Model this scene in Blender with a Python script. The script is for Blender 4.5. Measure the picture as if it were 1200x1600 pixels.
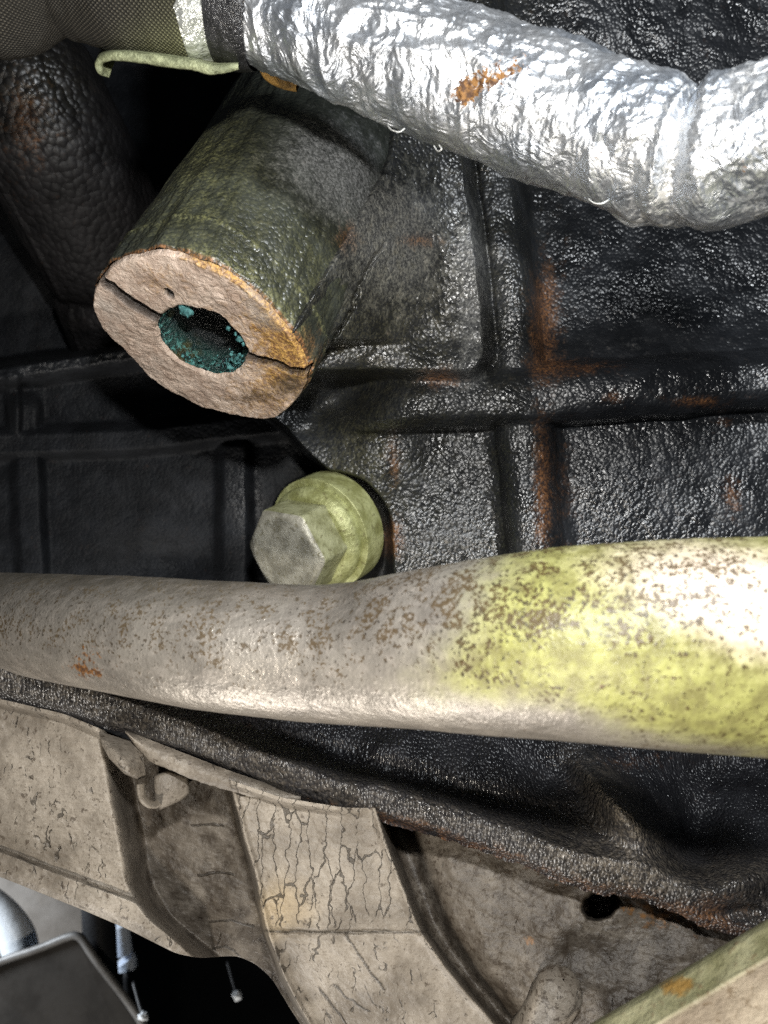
import bpy, math
import numpy as np

# ------------------------------------------------------------------ camera, world, lamps, exposure
SC = bpy.context.scene
COL = SC.collection
for _o in list(bpy.data.objects):
    bpy.data.objects.remove(_o)

MM = 0.001
F = 1200.0            # focal length in photo pixels (photo is 1200 x 1600)

cam_data = bpy.data.cameras.new('camera')
cam_data.sensor_fit = 'VERTICAL'
cam_data.sensor_height = 32.0
cam_data.lens = 32.0 * F / 1600.0
cam_data.clip_start = 0.004
cam_data.clip_end = 20.0
cam_data.dof.use_dof = True
cam_data.dof.focus_distance = 0.178
cam_data.dof.aperture_fstop = 19.0
cam = bpy.data.objects.new('camera', cam_data)
cam.rotation_euler = (math.radians(90), 0, 0)
COL.objects.link(cam)
SC.camera = cam

world = bpy.data.worlds.new('World')
SC.world = world
world.use_nodes = True
bg = world.node_tree.nodes['Background']
bg.inputs['Color'].default_value = (0.75, 0.88, 1.0, 1)
bg.inputs['Strength'].default_value = 0.018


def lamp(name, kind, loc, power, color, size, target=None):
    d = bpy.data.lights.new(name, kind)
    d.energy = power
    d.color = color
    if kind == 'AREA':
        d.shape = 'DISK'
        d.size = size
    else:
        d.shadow_soft_size = size
    o = bpy.data.objects.new(name, d)
    o.location = loc
    if target is not None:
        from mathutils import Vector
        v = Vector(target) - Vector(loc)
        o.rotation_euler = v.to_track_quat('-Z', 'Y').to_euler()
    COL.objects.link(o)
    return o


# the hand torch next to the lens, and daylight reaching the floor far behind
lamp('torch', 'POINT', (0.006, -0.004, 0.044), 1.65, (1.0, 0.985, 0.95), 0.0045)
lamp('lower_torch', 'POINT', (-0.018, 0.004, -0.088), 0.78, (1.0, 0.92, 0.80), 0.006)
lamp('work_light', 'POINT', (0.094, 0.036, 0.100), 1.15, (0.93, 0.97, 1.0), 0.010)
lamp('daylight_gap', 'AREA', (-0.33, 0.355, -0.15), 0.7, (0.86, 0.93, 1.0), 0.06, (-0.20, 0.43, -0.24))

lamp('ground_fill', 'AREA', (-0.16, 0.10, -0.42), 1.0, (1.0, 0.95, 0.88), 0.16, (0.0, 0.15, -0.03))  # added soft fill from below for the pipe's lower band

SC.view_settings.view_transform = 'Standard'
SC.view_settings.look = 'None'
SC.view_settings.gamma = 1.0
SC.view_settings.exposure = 0.15
SC.view_settings.use_curve_mapping = False
SC.cycles.max_bounces = 4
SC.cycles.diffuse_bounces = 2
SC.cycles.glossy_bounces = 2
SC.cycles.caustics_reflective = False
SC.cycles.caustics_refractive = False
SC.cycles.sample_clamp_indirect = 2.0
SC.cycles.sample_clamp_direct = 12.0
SC.cycles.use_denoising = False

# ------------------------------------------------------------------ numeric helpers
RNG = np.random.RandomState(7)
_LAT = RNG.rand(16, 256, 256)


def vn(x, y, seed=0):
    """smooth value noise 0..1"""
    L = _LAT[seed % 16]
    xi = np.floor(x).astype(int); yi = np.floor(y).astype(int)
    fx = x - xi; fy = y - yi
    fx = fx * fx * fx * (fx * (fx * 6 - 15) + 10); fy = fy * fy * fy * (fy * (fy * 6 - 15) + 10)
    a = L[xi & 255, yi & 255]; b = L[(xi + 1) & 255, yi & 255]
    c = L[xi & 255, (yi + 1) & 255]; d = L[(xi + 1) & 255, (yi + 1) & 255]
    return (a * (1 - fx) + b * fx) * (1 - fy) + (c * (1 - fx) + d * fx) * fy


def fbm(x, y, oct=4, seed=0, gain=0.5):
    s = 0.0; a = 1.0; t = 0.0
    for i in range(oct):
        c_, s_ = math.cos(.55 + 1.1 * i), math.sin(.55 + 1.1 * i)
        s = s + a * vn((x * c_ - y * s_) * 2 ** i + 17.3 * i, (x * s_ + y * c_) * 2 ** i + 9.1 * i, seed + i)
        t += a; a *= gain
    return s / t


def ridged(x, y, oct=3, seed=0):
    s = 0.0; a = 1.0; t = 0.0
    for i in range(oct):
        s = s + a * (1 - np.abs(2 * vn(x * 1.9 ** i + 5.7 * i, y * 1.9 ** i + 3.3 * i, seed + i) - 1))
        t += a; a *= 0.5
    return s / t


def ss(a, b, x):
    t = np.clip((x - a) / (b - a), 0, 1)
    return t * t * (3 - 2 * t)


def lerp(a, b, t):
    return a * (1 - t) + b * t


def ip(x, pts):
    p = np.array(pts, float)
    return np.interp(x, p[:, 0], p[:, 1])


def ips(x, pts, w=14.0):
    """smoothed piecewise-linear interpolation"""
    return sum(ip(x + k * w, pts) * c for k, c in ((-2, .1), (-1, .22), (0, .36), (1, .22), (2, .1)))


def gs(px, py, cx, cy, rx, ry=None, ang=0.0):
    ry = rx if ry is None else ry
    c, s = math.cos(math.radians(ang)), math.sin(math.radians(ang))
    dx = px - cx; dy = py - cy
    u = dx * c + dy * s; v = -dx * s + dy * c
    return np.exp(-(u / rx) ** 2 - (v / ry) ** 2)


def seg_dist(px, py, pts):
    best = None
    for (x0, y0), (x1, y1) in zip(pts[:-1], pts[1:]):
        dx, dy = x1 - x0, y1 - y0
        t = np.clip(((px - x0) * dx + (py - y0) * dy) / (dx * dx + dy * dy), 0, 1)
        d = np.hypot(px - x0 - t * dx, py - y0 - t * dy)
        best = d if best is None else np.minimum(best, d)
    return best


def side(px, py, a, b):
    """signed distance to line a->b, positive to the right of it in picture terms (y down)"""
    dx, dy = b[0] - a[0], b[1] - a[1]
    n = math.hypot(dx, dy)
    return -((px - a[0]) * dy - (py - a[1]) * dx) / n * -1.0 if False else ((px - a[0]) * dy - (py - a[1]) * dx) / n


def smax(a, b, k):
    h = np.clip(0.5 + 0.5 * (a - b) / k, 0, 1)
    return b * (1 - h) + a * h + k * h * (1 - h)


def smin(a, b, k):
    return -smax(-a, -b, k)


def P(px, py, d):
    """point seen at photo pixel (px, py) at depth d millimetres, in metres"""
    px = np.asarray(px, float); py = np.asarray(py, float); d = np.asarray(d, float)
    return np.stack([(px - 600) / F * d, d + 0 * px, (800 - py) / F * d], -1) * MM


def unit(v):
    v = np.asarray(v, float)
    return v / np.linalg.norm(v, axis=-1, keepdims=True)


# ------------------------------------------------------------------ object helpers
def empty(name, loc, label, cat, group=None):
    o = bpy.data.objects.new(name, None)
    o.empty_display_size = 0.01
    o.location = loc
    o['label'] = label; o['category'] = cat
    if group: o['group'] = group
    COL.objects.link(o)
    return o


def world_loc(o):
    v = np.zeros(3)
    while o is not None:
        v += np.array(o.location); o = o.parent
    return v


def obj(name, verts, faces, m, parent=None, attrs=None, smooth=True, uv=None):
    verts = np.asarray(verts, float).reshape(-1, 3)
    me = bpy.data.meshes.new(name)
    if isinstance(faces, np.ndarray):
        nf, k = faces.shape
        me.vertices.add(len(verts)); me.vertices.foreach_set('co', verts.ravel())
        me.loops.add(nf * k); me.loops.foreach_set('vertex_index', faces.ravel().astype(np.int32))
        me.polygons.add(nf)
        me.polygons.foreach_set('loop_start', np.arange(0, nf * k, k, dtype=np.int32))
        me.update(calc_edges=True)
        me.validate()
    else:
        me.from_pydata([tuple(v) for v in verts], [], [tuple(f) for f in faces])
    for k, a in (attrs or {}).items():
        at = me.attributes.new(k, 'FLOAT', 'POINT')
        at.data.foreach_set('value', np.asarray(a, np.float32).ravel())
    if uv is not None:
        l = me.uv_layers.new(name='UVMap')
        idx = np.empty(len(me.loops), np.int32); me.loops.foreach_get('vertex_index', idx)
        l.data.foreach_set('uv', np.asarray(uv, np.float32).reshape(-1, 2)[idx].ravel())
    me.polygons.foreach_set('use_smooth', np.full(len(me.polygons), smooth))
    me.materials.append(m)
    o = bpy.data.objects.new(name, me)
    COL.objects.link(o)
    if parent is not None:
        o.parent = parent
        o.location = tuple(-world_loc(parent))
    return o


def gfaces(n, m, closed=False):
    i = np.arange(n - 1)[:, None]; j = np.arange(m if closed else m - 1)[None, :]
    j2 = (j + 1) % m
    return np.stack([i * m + j + 0 * j2, i * m + j2 + 0 * j, (i + 1) * m + j2, (i + 1) * m + j + 0 * j2], -1).reshape(-1, 4)


def tag(o, label, cat, group=None):
    o['label'] = label; o['category'] = cat
    if group: o['group'] = group
    return o


def spline(pts, n):
    """Catmull-Rom through rows of pts, n samples, roughly even in arc length"""
    p = np.array(pts, float)
    p = np.vstack([2 * p[0] - p[1], p, 2 * p[-1] - p[-2]])
    out = []
    for i in range(1, len(p) - 2):
        t = np.linspace(0, 1, 40, endpoint=False)[:, None]
        a, b, c, d = p[i - 1], p[i], p[i + 1], p[i + 2]
        out.append(.5 * (2 * b + (c - a) * t + (2 * a - 5 * b + 4 * c - d) * t ** 2 + (3 * b - a - 3 * c + d) * t ** 3))
    out = np.vstack(out + [p[-2][None]])
    s = np.r_[0, np.cumsum(np.linalg.norm(np.diff(out[:, :3], axis=0), axis=1))]
    q = np.linspace(0, s[-1], n)
    return np.stack([np.interp(q, s, out[:, k]) for k in range(out.shape[1])], -1)


def sweep(C, R, m, twist=0.0):
    """tube round centre line C (n,3) with radii R (n,m) -> vertices (n,m,3); theta 0 faces the camera"""
    T = unit(np.gradient(C, axis=0))
    ref = unit(-C)
    N = unit(ref - (ref * T).sum(-1, keepdims=True) * T)
    B = np.cross(T, N)
    th = np.linspace(0, 2 * math.pi, m, endpoint=False)[None, :, None] + twist
    return C[:, None] + (np.cos(th) * N[:, None] + np.sin(th) * B[:, None]) * R[..., None]


def project(V):
    return 600 + V[..., 0] / V[..., 1] * F, 800 - V[..., 2] / V[..., 1] * F


# ------------------------------------------------------------------ material helper
class G:
    def __init__(s, name):
        s.m = bpy.data.materials.new(name); s.m.use_nodes = True
        s.t = s.m.node_tree; s.N = s.t.nodes; s.N.clear()
        s.out = s.N.new('ShaderNodeOutputMaterial')
        s.b = s.N.new('ShaderNodeBsdfPrincipled')
        s.t.links.new(s.b.outputs[0], s.out.inputs[0])
        s.tc = s.N.new('ShaderNodeTexCoord')
        s.co = s.tc.outputs['Object']

    def put(s, sock, v):
        if hasattr(v, 'is_output'):
            s.t.links.new(v, sock)
        elif isinstance(v, (tuple, list)) and len(v) == 3 and sock.type == 'RGBA':
            sock.default_value = (*v, 1)
        else:
            sock.default_value = v

    def noise(s, scale, detail=3.0, rough=.55, dist=0.0, vec=None, out='Fac'):
        n = s.N.new('ShaderNodeTexNoise')
        n.inputs['Scale'].default_value = scale; n.inputs['Detail'].default_value = detail
        n.inputs['Roughness'].default_value = rough; n.inputs['Distortion'].default_value = dist
        s.put(n.inputs['Vector'], vec or s.co)
        return n.outputs[out]

    def voro(s, scale, feature='F1', rand=1.0, vec=None, smooth=None, out='Distance'):
        n = s.N.new('ShaderNodeTexVoronoi'); n.feature = feature
        n.inputs['Scale'].default_value = scale; n.inputs['Randomness'].default_value = rand
        if smooth is not None: n.inputs['Smoothness'].default_value = smooth
        s.put(n.inputs['Vector'], vec or s.co)
        return n.outputs[out]

    def map(s, scale=(1, 1, 1), rot=(0, 0, 0), vec=None):
        n = s.N.new('ShaderNodeMapping')
        n.inputs['Scale'].default_value = scale
        n.inputs['Rotation'].default_value = [math.radians(a) for a in rot]
        s.put(n.inputs['Vector'], vec or s.co)
        return n.outputs[0]

    def warp(s, scale, amount, vec=None):
        n = s.N.new('ShaderNodeMix'); n.data_type = 'RGBA'; n.blend_type = 'LINEAR_LIGHT'
        n.inputs[0].default_value = amount
        s.put(n.inputs[6], vec or s.co)
        s.put(n.inputs[7], s.noise(scale, 2, vec=vec, out='Color'))
        return n.outputs[2]

    def math(s, op, a, b=0.0, c=None, clamp=False):
        n = s.N.new('ShaderNodeMath'); n.operation = op; n.use_clamp = clamp
        s.put(n.inputs[0], a); s.put(n.inputs[1], b)
        if c is not None: s.put(n.inputs[2], c)
        return n.outputs[0]

    def step(s, x, a, b):
        n = s.N.new('ShaderNodeMapRange'); n.interpolation_type = 'SMOOTHSTEP'
        s.put(n.inputs[0], x)
        if a <= b:
            n.inputs[1].default_value = a; n.inputs[2].default_value = b; n.inputs[3].default_value = 0; n.inputs[4].default_value = 1
        else:
            n.inputs[1].default_value = b; n.inputs[2].default_value = a; n.inputs[3].default_value = 1; n.inputs[4].default_value = 0
        return n.outputs[0]

    def mix(s, f, a, b, blend='MIX'):
        n = s.N.new('ShaderNodeMix'); n.data_type = 'RGBA'; n.blend_type = blend
        s.put(n.inputs[0], f); s.put(n.inputs[6], a); s.put(n.inputs[7], b)
        return n.outputs[2]

    def mixf(s, f, a, b):
        n = s.N.new('ShaderNodeMix'); n.data_type = 'FLOAT'
        s.put(n.inputs[0], f); s.put(n.inputs[2], a); s.put(n.inputs[3], b)
        return n.outputs[0]

    def attr(s, name):
        n = s.N.new('ShaderNodeAttribute'); n.attribute_name = name
        return n.outputs['Fac']

    def bump(s, h, dist, strength=1.0, normal=None):
        n = s.N.new('ShaderNodeBump')
        n.inputs['Strength'].default_value = strength; n.inputs['Distance'].default_value = dist
        s.put(n.inputs['Height'], h)
        if normal: s.put(n.inputs['Normal'], normal)
        return n.outputs[0]

    def patch(s, a, scale, lo=.35, hi=.6, detail=4.0):
        """ragged patch: attribute mask broken up by noise"""
        n = s.noise(scale, detail, .65)
        return s.step(s.math('ADD', s.math('MULTIPLY', a, 1.0), s.math('MULTIPLY', s.math('SUBTRACT', n, .5), 1.1)), lo, hi)

    def set(s, **k):
        names = {'color': 'Base Color', 'rough': 'Roughness', 'metal': 'Metallic', 'normal': 'Normal', 'spec': 'Specular IOR Level',
                 'coat': 'Coat Weight', 'coat_rough': 'Coat Roughness', 'alpha': 'Alpha'}
        for a, v in k.items():
            s.put(s.b.inputs[names[a]], v)
        return s.m


def mat_black(name, grain=960.0, depth=.00027, rough=.30, base=(.009, .010, .012), streak=None, dust_highlight=(.20, .185, .10)):
    g = G(name)
    vec = g.map(*streak) if streak else g.co
    vd = g.voro(grain, 'F1', 1.0, g.warp(grain * .5, .4 / grain, vec))
    a = g.math('ADD', g.math('SUBTRACT', 1.0, g.math('MULTIPLY', vd, vd)), g.math('MULTIPLY', g.noise(grain * .45, 2, .5, .3, vec), .7))
    big = g.noise(90, 2, .6)
    nrm = g.bump(a, depth, 1.0)
    sp = g.noise(1500, 3, .75)
    rn = g.noise(380, 4, .7)
    rust = g.step(g.math('ADD', g.attr('rust'), g.math('MULTIPLY', g.math('SUBTRACT', rn, .5), 1.5)), .15, 1.0)
    rust = g.math('MULTIPLY', rust, g.mixf(g.step(sp, .40, .60), .35, 1.0))
    dm = g.math('MULTIPLY', g.attr('dust_highlight'), g.mixf(g.step(g.math('ADD', g.math('MULTIPLY', sp, .6), g.math('MULTIPLY', rn, .4)), .44, .62), .12, 1.0), clamp=True)
    rustc = g.mix(g.step(sp, .38, .62), (.065, .028, .016), (.22, .10, .038))
    grey = g.step(g.math('ADD', g.attr('grey'), g.math('MULTIPLY', g.math('SUBTRACT', rn, .5), 1.2)), .3, .9)
    col = g.mix(g.step(big, .35, .7), base, tuple(c * 1.8 + .002 for c in base))
    col = g.mix(g.math('MULTIPLY', grey, g.mixf(g.step(sp, .42, .6), .25, .85)), col, (.20, .205, .21))
    col = g.mix(dm, col, dust_highlight)
    col = g.mix(rust, col, rustc)
    ro = g.mixf(g.step(big, .3, .7), rough * .85, rough * 1.25)
    ro = g.mixf(g.math('MAXIMUM', dm, g.math('MULTIPLY', rust, .8)), ro, .52)
    so = g.attr('matte')  # mask that only makes the surface rougher and less specular
    ro = g.mixf(so, ro, .62)
    return g.set(color=col, rough=ro, normal=nrm, spec=g.mixf(so, .6, .22))


def mat_bossface():
    g = G('raw_broken_iron')
    n1 = g.noise(170, 4, .65); n2 = g.noise(1300, 3, .65); n3 = g.noise(420, 4, .7, 1.0)
    col = g.mix(g.step(n1, .32, .68), (.36, .27, .215), (.60, .49, .41))
    col = g.mix(g.math('MULTIPLY', g.step(n3, .50, .66), .38), col, (.22, .145, .10))
    col = g.mix(g.math('MULTIPLY', g.step(n2, .56, .70), .6), col, (.58, .50, .42))
    org = g.step(g.math('ADD', g.attr('rust'), g.math('MULTIPLY', g.math('SUBTRACT', n3, .5), 1.6)), .15, 1.05)
    col = g.mix(g.math('MULTIPLY', org, .92), col, g.mix(g.step(n2, .40, .60), (.15, .065, .014), (.44, .25, .055)))
    dk = g.step(g.math('ADD', g.attr('dark'), g.math('MULTIPLY', g.math('SUBTRACT', n3, .5), 1.3)), .25, 1.0)
    col = g.mix(g.math('MULTIPLY', dk, .85), col, (.045, .034, .022))
    gry = g.step(g.math('ADD', g.attr('grey'), g.math('MULTIPLY', g.math('SUBTRACT', n1, .5), 1.3)), .25, 1.0)
    col = g.mix(g.math('MULTIPLY', gry, .75), col, (.36, .33, .30))
    col = g.mix(g.attr('crack'), col, (.008, .006, .005))
    nrm = g.bump(g.math('ADD', g.math('MULTIPLY', n3, 1.0), g.math('MULTIPLY', n2, .35)), .00075, 1.0)
    return g.set(color=col, rough=.50, normal=nrm, spec=.55)


def mat_bore():
    g = G('corroded_bore')
    n1 = g.noise(220, 5, .7); n2 = g.noise(750, 4, .7); n3 = g.noise(130, 3)
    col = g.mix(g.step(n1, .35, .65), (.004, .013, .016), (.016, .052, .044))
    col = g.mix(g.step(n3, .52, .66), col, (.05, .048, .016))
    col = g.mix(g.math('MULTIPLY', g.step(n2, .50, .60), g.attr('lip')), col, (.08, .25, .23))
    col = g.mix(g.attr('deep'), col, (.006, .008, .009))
    return g.set(color=col, rough=.42, normal=g.bump(g.math('ADD', n1, n2), .0016, 1.0), spec=.5)


def mat_crumb(name, c0, c1):
    g = G(name)
    n = g.noise(1200, 3)
    return g.set(color=g.mix(g.step(n, .35, .65), c0, c1), rough=.75, normal=g.bump(n, .0004))


def mat_foil():
    g = G('crinkled_foil')
    a = g.voro(120, 'F1', 1.0, g.warp(140, .006))
    n = g.noise(620, 3, .6, 1.2)
    n0 = g.noise(170, 2, .6, 2.5)
    h = g.math('ADD', g.math('MULTIPLY', a, .7), g.math('ADD', g.math('MULTIPLY', n, .22), n0))
    nrm = g.bump(h, .0007, 1.0)
    tone = g.step(g.noise(75, 3, .6), .35, .65)
    col = g.mix(tone, (.50, .54, .60), (.80, .82, .85))
    rust = g.step(g.math('ADD', g.attr('rust'), g.math('MULTIPLY', g.math('SUBTRACT', n, .5), 3.4)), .70, 1.05)
    dirt = g.math('MULTIPLY', g.attr('dirt'), g.step(n, .50, .64))
    col = g.mix(g.math('MULTIPLY', dirt, .8), col, (.30, .27, .21))
    col = g.mix(rust, col, g.mix(g.step(g.noise(1400, 2), .4, .6), (.05, .02, .006), (.19, .09, .022)))
    dull = g.math('MAXIMUM', rust, g.math('MULTIPLY', dirt, .7))
    return g.set(color=col, metal=g.mixf(dull, .90, .1), rough=g.mixf(dull, .34, .75), normal=nrm)


def mat_pipe():
    g = G('stained_pipe_metal')
    n1 = g.noise(70, 4, .6); n2 = g.noise(1300, 2, .6); n3 = g.noise(330, 3, .65)
    st = g.noise(1.0, 2, .6, vec=g.map((70, 600, 600)))
    base = g.mix(g.step(n1, .3, .7), (.22, .20, .178), (.36, .33, .29))
    base = g.mix(g.math('MULTIPLY', g.step(st, .45, .7), .35), base, (.52, .47, .42))
    yn = g.step(g.math('ADD', g.attr('yellow'), g.math('MULTIPLY', g.math('SUBTRACT', n1, .5), .9)), .15, .95)
    yc = g.mix(g.step(n3, .35, .65), (.125, .118, .024), (.235, .238, .060))
    col = g.mix(g.math('MULTIPLY', yn, .9), base, yc)
    pk = g.step(g.math('ADD', g.attr('pink_highlight'), g.math('MULTIPLY', g.math('SUBTRACT', n3, .5), 1.0)), .1, 1.0)
    col = g.mix(g.math('MULTIPLY', pk, .85), col, (.50, .42, .35))
    # brown and black specks, dense where the attribute says
    v = g.noise(1500, 2, .55, .4)
    cl_ = g.noise(240, 4, .65)
    dens = g.math('MULTIPLY', g.attr('speck'), g.mixf(g.step(cl_, .35, .62), .06, .25))
    sp = g.step(g.math('ADD', v, dens), .70, .76)
    v2 = g.noise(620, 3, .6, .8)
    sp = g.math('MAXIMUM', sp, g.step(g.math('ADD', v2, g.math('MULTIPLY', dens, .75)), .74, .775))
    spc = g.mix(g.step(cl_, .42, .60), (.009, .006, .004), (.050, .030, .009))
    col = g.mix(g.math('MULTIPLY', sp, .9), col, spc)
    rust = g.step(g.math('ADD', g.attr('rust'), g.math('MULTIPLY', g.math('SUBTRACT', v2, .5), 4.0)), .85, 1.25)
    col = g.mix(rust, col, g.mix(g.step(n2, .4, .6), (.06, .025, .01), (.20, .085, .02)))
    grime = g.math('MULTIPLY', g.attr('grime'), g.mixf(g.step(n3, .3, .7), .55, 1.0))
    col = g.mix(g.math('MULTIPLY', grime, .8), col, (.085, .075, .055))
    dull = g.math('MAXIMUM', g.math('MAXIMUM', sp, rust), yn)
    h = g.math('ADD', g.math('MULTIPLY', v, .5), g.math('ADD', g.math('MULTIPLY', n2, .3), g.math('MULTIPLY', n3, .9)))
    return g.set(color=col, metal=g.mixf(dull, .5, .0), rough=g.mixf(dull, .38, .46), normal=g.bump(h, .00028, 1.0), spec=.5)


def mat_cover():
    g = G('cracked_grey_casting')
    n1 = g.noise(60, 4, .62); n2 = g.noise(1500, 3, .65); n3 = g.noise(620, 3, .7)
    col = g.mix(g.step(n1, .32, .66), (.135, .116, .094), (.315, .280, .235))
    warm = g.step(g.math('ADD', g.attr('warm'), g.math('MULTIPLY', g.math('SUBTRACT', n1, .5), 1.1)), .2, .9)
    col = g.mix(g.math('MULTIPLY', warm, .6), col, (.44, .34, .20))
    grain = g.noise(1.0, 2, .6, vec=g.map((420, 420, 3000), (0, 10, 0)))
    col = g.mix(g.math('MULTIPLY', g.step(grain, .42, .7), .30), col, (.16, .128, .095))
    # cracks: long broken near-vertical splits and a few cross splits
    k = g.attr('cracks')
    e1 = g.voro(300, 'DISTANCE_TO_EDGE', 1.0, g.map((1.0, .5, .20), (0, -8, 0), g.warp(330, .0016)))
    brk = g.noise(190, 3, .65)
    c1 = g.math('MULTIPLY', g.step(e1, .030, .010), g.step(g.math('ADD', brk, g.math('MULTIPLY', k, .26)), .60, .70))
    cr = g.math('MAXIMUM', c1, g.attr('line'))
    pits = g.step(g.math('ADD', n3, g.math('MULTIPLY', g.attr('pits'), .13)), .66, .73)
    fine = g.math('MULTIPLY', g.step(n2, .54, .68), g.mixf(g.attr('pits'), .35, .9))
    col = g.mix(g.math('MULTIPLY', fine, .7), col, (.085, .066, .048))
    col = g.mix(g.math('MULTIPLY', pits, .8), col, (.060, .045, .032))
    grime = g.math('MULTIPLY', g.attr('grime'), g.mixf(g.step(brk, .35, .65), .55, 1.0))
    col = g.mix(g.math('MULTIPLY', grime, .95), col, (.036, .027, .019))
    rust = g.step(g.math('ADD', g.attr('rust'), g.math('MULTIPLY', g.math('SUBTRACT', n3, .5), 1.6)), .5, .95)
    col = g.mix(rust, col, (.20, .10, .035))
    col = g.mix(g.math('MULTIPLY', cr, .75), col, (.02, .016, .012))
    h = g.math('SUBTRACT', g.math('ADD', g.math('MULTIPLY', n2, .30), g.math('MULTIPLY', n3, .55)), g.math('MULTIPLY', cr, .7))
    return g.set(color=col, rough=.52, normal=g.bump(h, .00042, 1.0), spec=.5)


def mat_textile():
    g = G('woven_sleeve')
    uv = g.N.new('ShaderNodeUVMap').outputs[0]
    sx = g.N.new('ShaderNodeSeparateXYZ'); g.put(sx.inputs[0], uv)
    u = g.math('ADD', sx.outputs[0], g.math('MULTIPLY', g.noise(60, 2), 1.2)); v = g.math('ADD', sx.outputs[1], g.math('MULTIPLY', g.noise(50, 2), 1.2))
    su = g.math('SINE', g.math('MULTIPLY', u, 6.2832)); sv = g.math('SINE', g.math('MULTIPLY', v, 6.2832))
    h = g.math('MULTIPLY', su, sv)
    th = g.math('MAXIMUM', g.math('ABSOLUTE', su), g.math('MULTIPLY', g.math('ABSOLUTE', sv), .8))
    wear = g.attr('dust_highlight')
    top = g.step(h, .1, .8)
    n = g.noise(420, 4, .7)
    col = g.mix(g.math('MULTIPLY', top, g.mixf(g.step(n, .3, .7), .5, 1.0)), (.012, .010, .009), (.105, .09, .072))
    col = g.mix(g.math('MULTIPLY', wear, g.mixf(top, .25, .85)), col, (.42, .43, .20))
    return g.set(color=col, rough=.75, normal=g.bump(g.math('ADD', h, g.math('MULTIPLY', th, .5)), .00045, 1.0), spec=.3)


def mat_zinc():
    g = G('yellowed_zinc')
    n1 = g.noise(210, 5, .65); n2 = g.noise(800, 4, .65)
    f = g.attr('face')
    col = g.mix(g.step(n1, .35, .65), (.27, .275, .105), (.46, .475, .23))
    colf = g.mix(g.step(n1, .38, .62), (.25, .235, .185), (.44, .42, .345))
    col = g.mix(f, col, colf)
    col = g.mix(g.math('MULTIPLY', g.step(n2, .56, .66), .65), col, (.14, .12, .05))
    col = g.mix(g.patch(g.attr('rust'), 330, .5, .7), col, (.26, .13, .03))
    return g.set(color=col, rough=.45, metal=.25, normal=g.bump(g.math('ADD', n1, g.math('MULTIPLY', n2, .5)), .0005), spec=.5)


def mat_plain(name, c0, c1, rough=.5, metal=0.0, scale=200, depth=.0004, spec=.5):
    g = G(name)
    n = g.noise(scale, 5, .65)
    n2 = g.noise(scale * 5, 3)
    return g.set(color=g.mix(g.step(n, .35, .65), c0, c1), rough=rough, metal=metal, spec=spec,
                 normal=g.bump(g.math('ADD', n, g.math('MULTIPLY', n2, .5)), depth))


M_BLOCK = mat_black('oily_black_casting')
M_BOSS = mat_black('black_casting_dusty', 900, .00026, .31, (.017, .019, .016), None, (.17, .17, .075))
M_DUCT = mat_black('black_pebbled_duct', 430, .0007, .28, (.008, .0075, .008))
M_PAN = mat_black('black_streaked_casting', 1.0, .00042, .30, (.011, .011, .013), ((1500, 1300, 640), (0, 34, 0)), (.23, .20, .16))
M_FACE = mat_bossface(); M_BORE = mat_bore()
M_FOIL = mat_foil(); M_PIPE = mat_pipe(); M_COVER = mat_cover(); M_TEXTILE = mat_textile(); M_ZINC = mat_zinc()
M_TEAL = mat_crumb('teal_corrosion', (.02, .085, .09), (.08, .24, .24))
M_BLACKBAND = mat_plain('black_rubber_band', (.010, .010, .011), (.022, .022, .024), .25, 0, 300, .0009)
M_RUSTYTAB = mat_plain('rusty_tab', (.10, .06, .02), (.42, .24, .06), .7, 0, 260, .0005)
M_LIP = mat_plain('dull_green_steel', (.11, .12, .065), (.27, .29, .17), .6, .2, 420, .0006)
M_SHINY = mat_plain('clear_tape', (.62, .64, .60), (.80, .82, .78), .16, .75, 120, .0016)
M_THREAD = mat_plain('glass_thread', (.5, .5, .48), (.75, .75, .72), .5)

# ================================================================== STRUCTURE
# dark far side of the engine bay, seen only through the gap at the lower left
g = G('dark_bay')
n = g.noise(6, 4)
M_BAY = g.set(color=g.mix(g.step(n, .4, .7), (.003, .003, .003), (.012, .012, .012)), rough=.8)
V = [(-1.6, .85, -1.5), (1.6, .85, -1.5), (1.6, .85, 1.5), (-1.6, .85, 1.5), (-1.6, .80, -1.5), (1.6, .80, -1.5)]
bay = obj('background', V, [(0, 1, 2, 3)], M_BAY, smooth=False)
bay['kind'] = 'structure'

# ================================================================== ENGINE BLOCK
block = empty('engine_block', (0.03, 0.235, -0.07), 'oily black ribbed engine block with a cracked round boss', 'engine')

# ---- the boss: short thick tube cast on the wall, its face snapped and split
C0 = P(315, 530, 180.0)
AX = unit(np.array([.289, .525, .80]))          # from the face into the block
E1 = unit(np.array([1, 0, 0]) - AX[0] * AX); E2 = np.cross(AX, E1)


def to_face(pts):
    p = np.array(pts, float)
    r = P(p[:, 0], p[:, 1], 1.0) / MM
    t = (C0 @ AX) / (r @ AX)
    q = r * t[:, None] - C0
    return np.stack([q @ E1, q @ E2], -1) / MM


def polar(pts, th, smooth=5):
    uv = to_face(pts)
    a = np.arctan2(uv[:, 1], uv[:, 0]); r = np.hypot(uv[:, 0], uv[:, 1])
    o = np.argsort(a); a = a[o]; r = r[o]
    a = np.r_[a - 2 * math.pi, a, a + 2 * math.pi]; r = np.r_[r, r, r]
    R = np.interp(th, a, r)
    k = np.hanning(2 * smooth + 1); k /= k.sum()
    return np.convolve(np.r_[R[-smooth:], R, R[:smooth]], k, 'valid')


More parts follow.
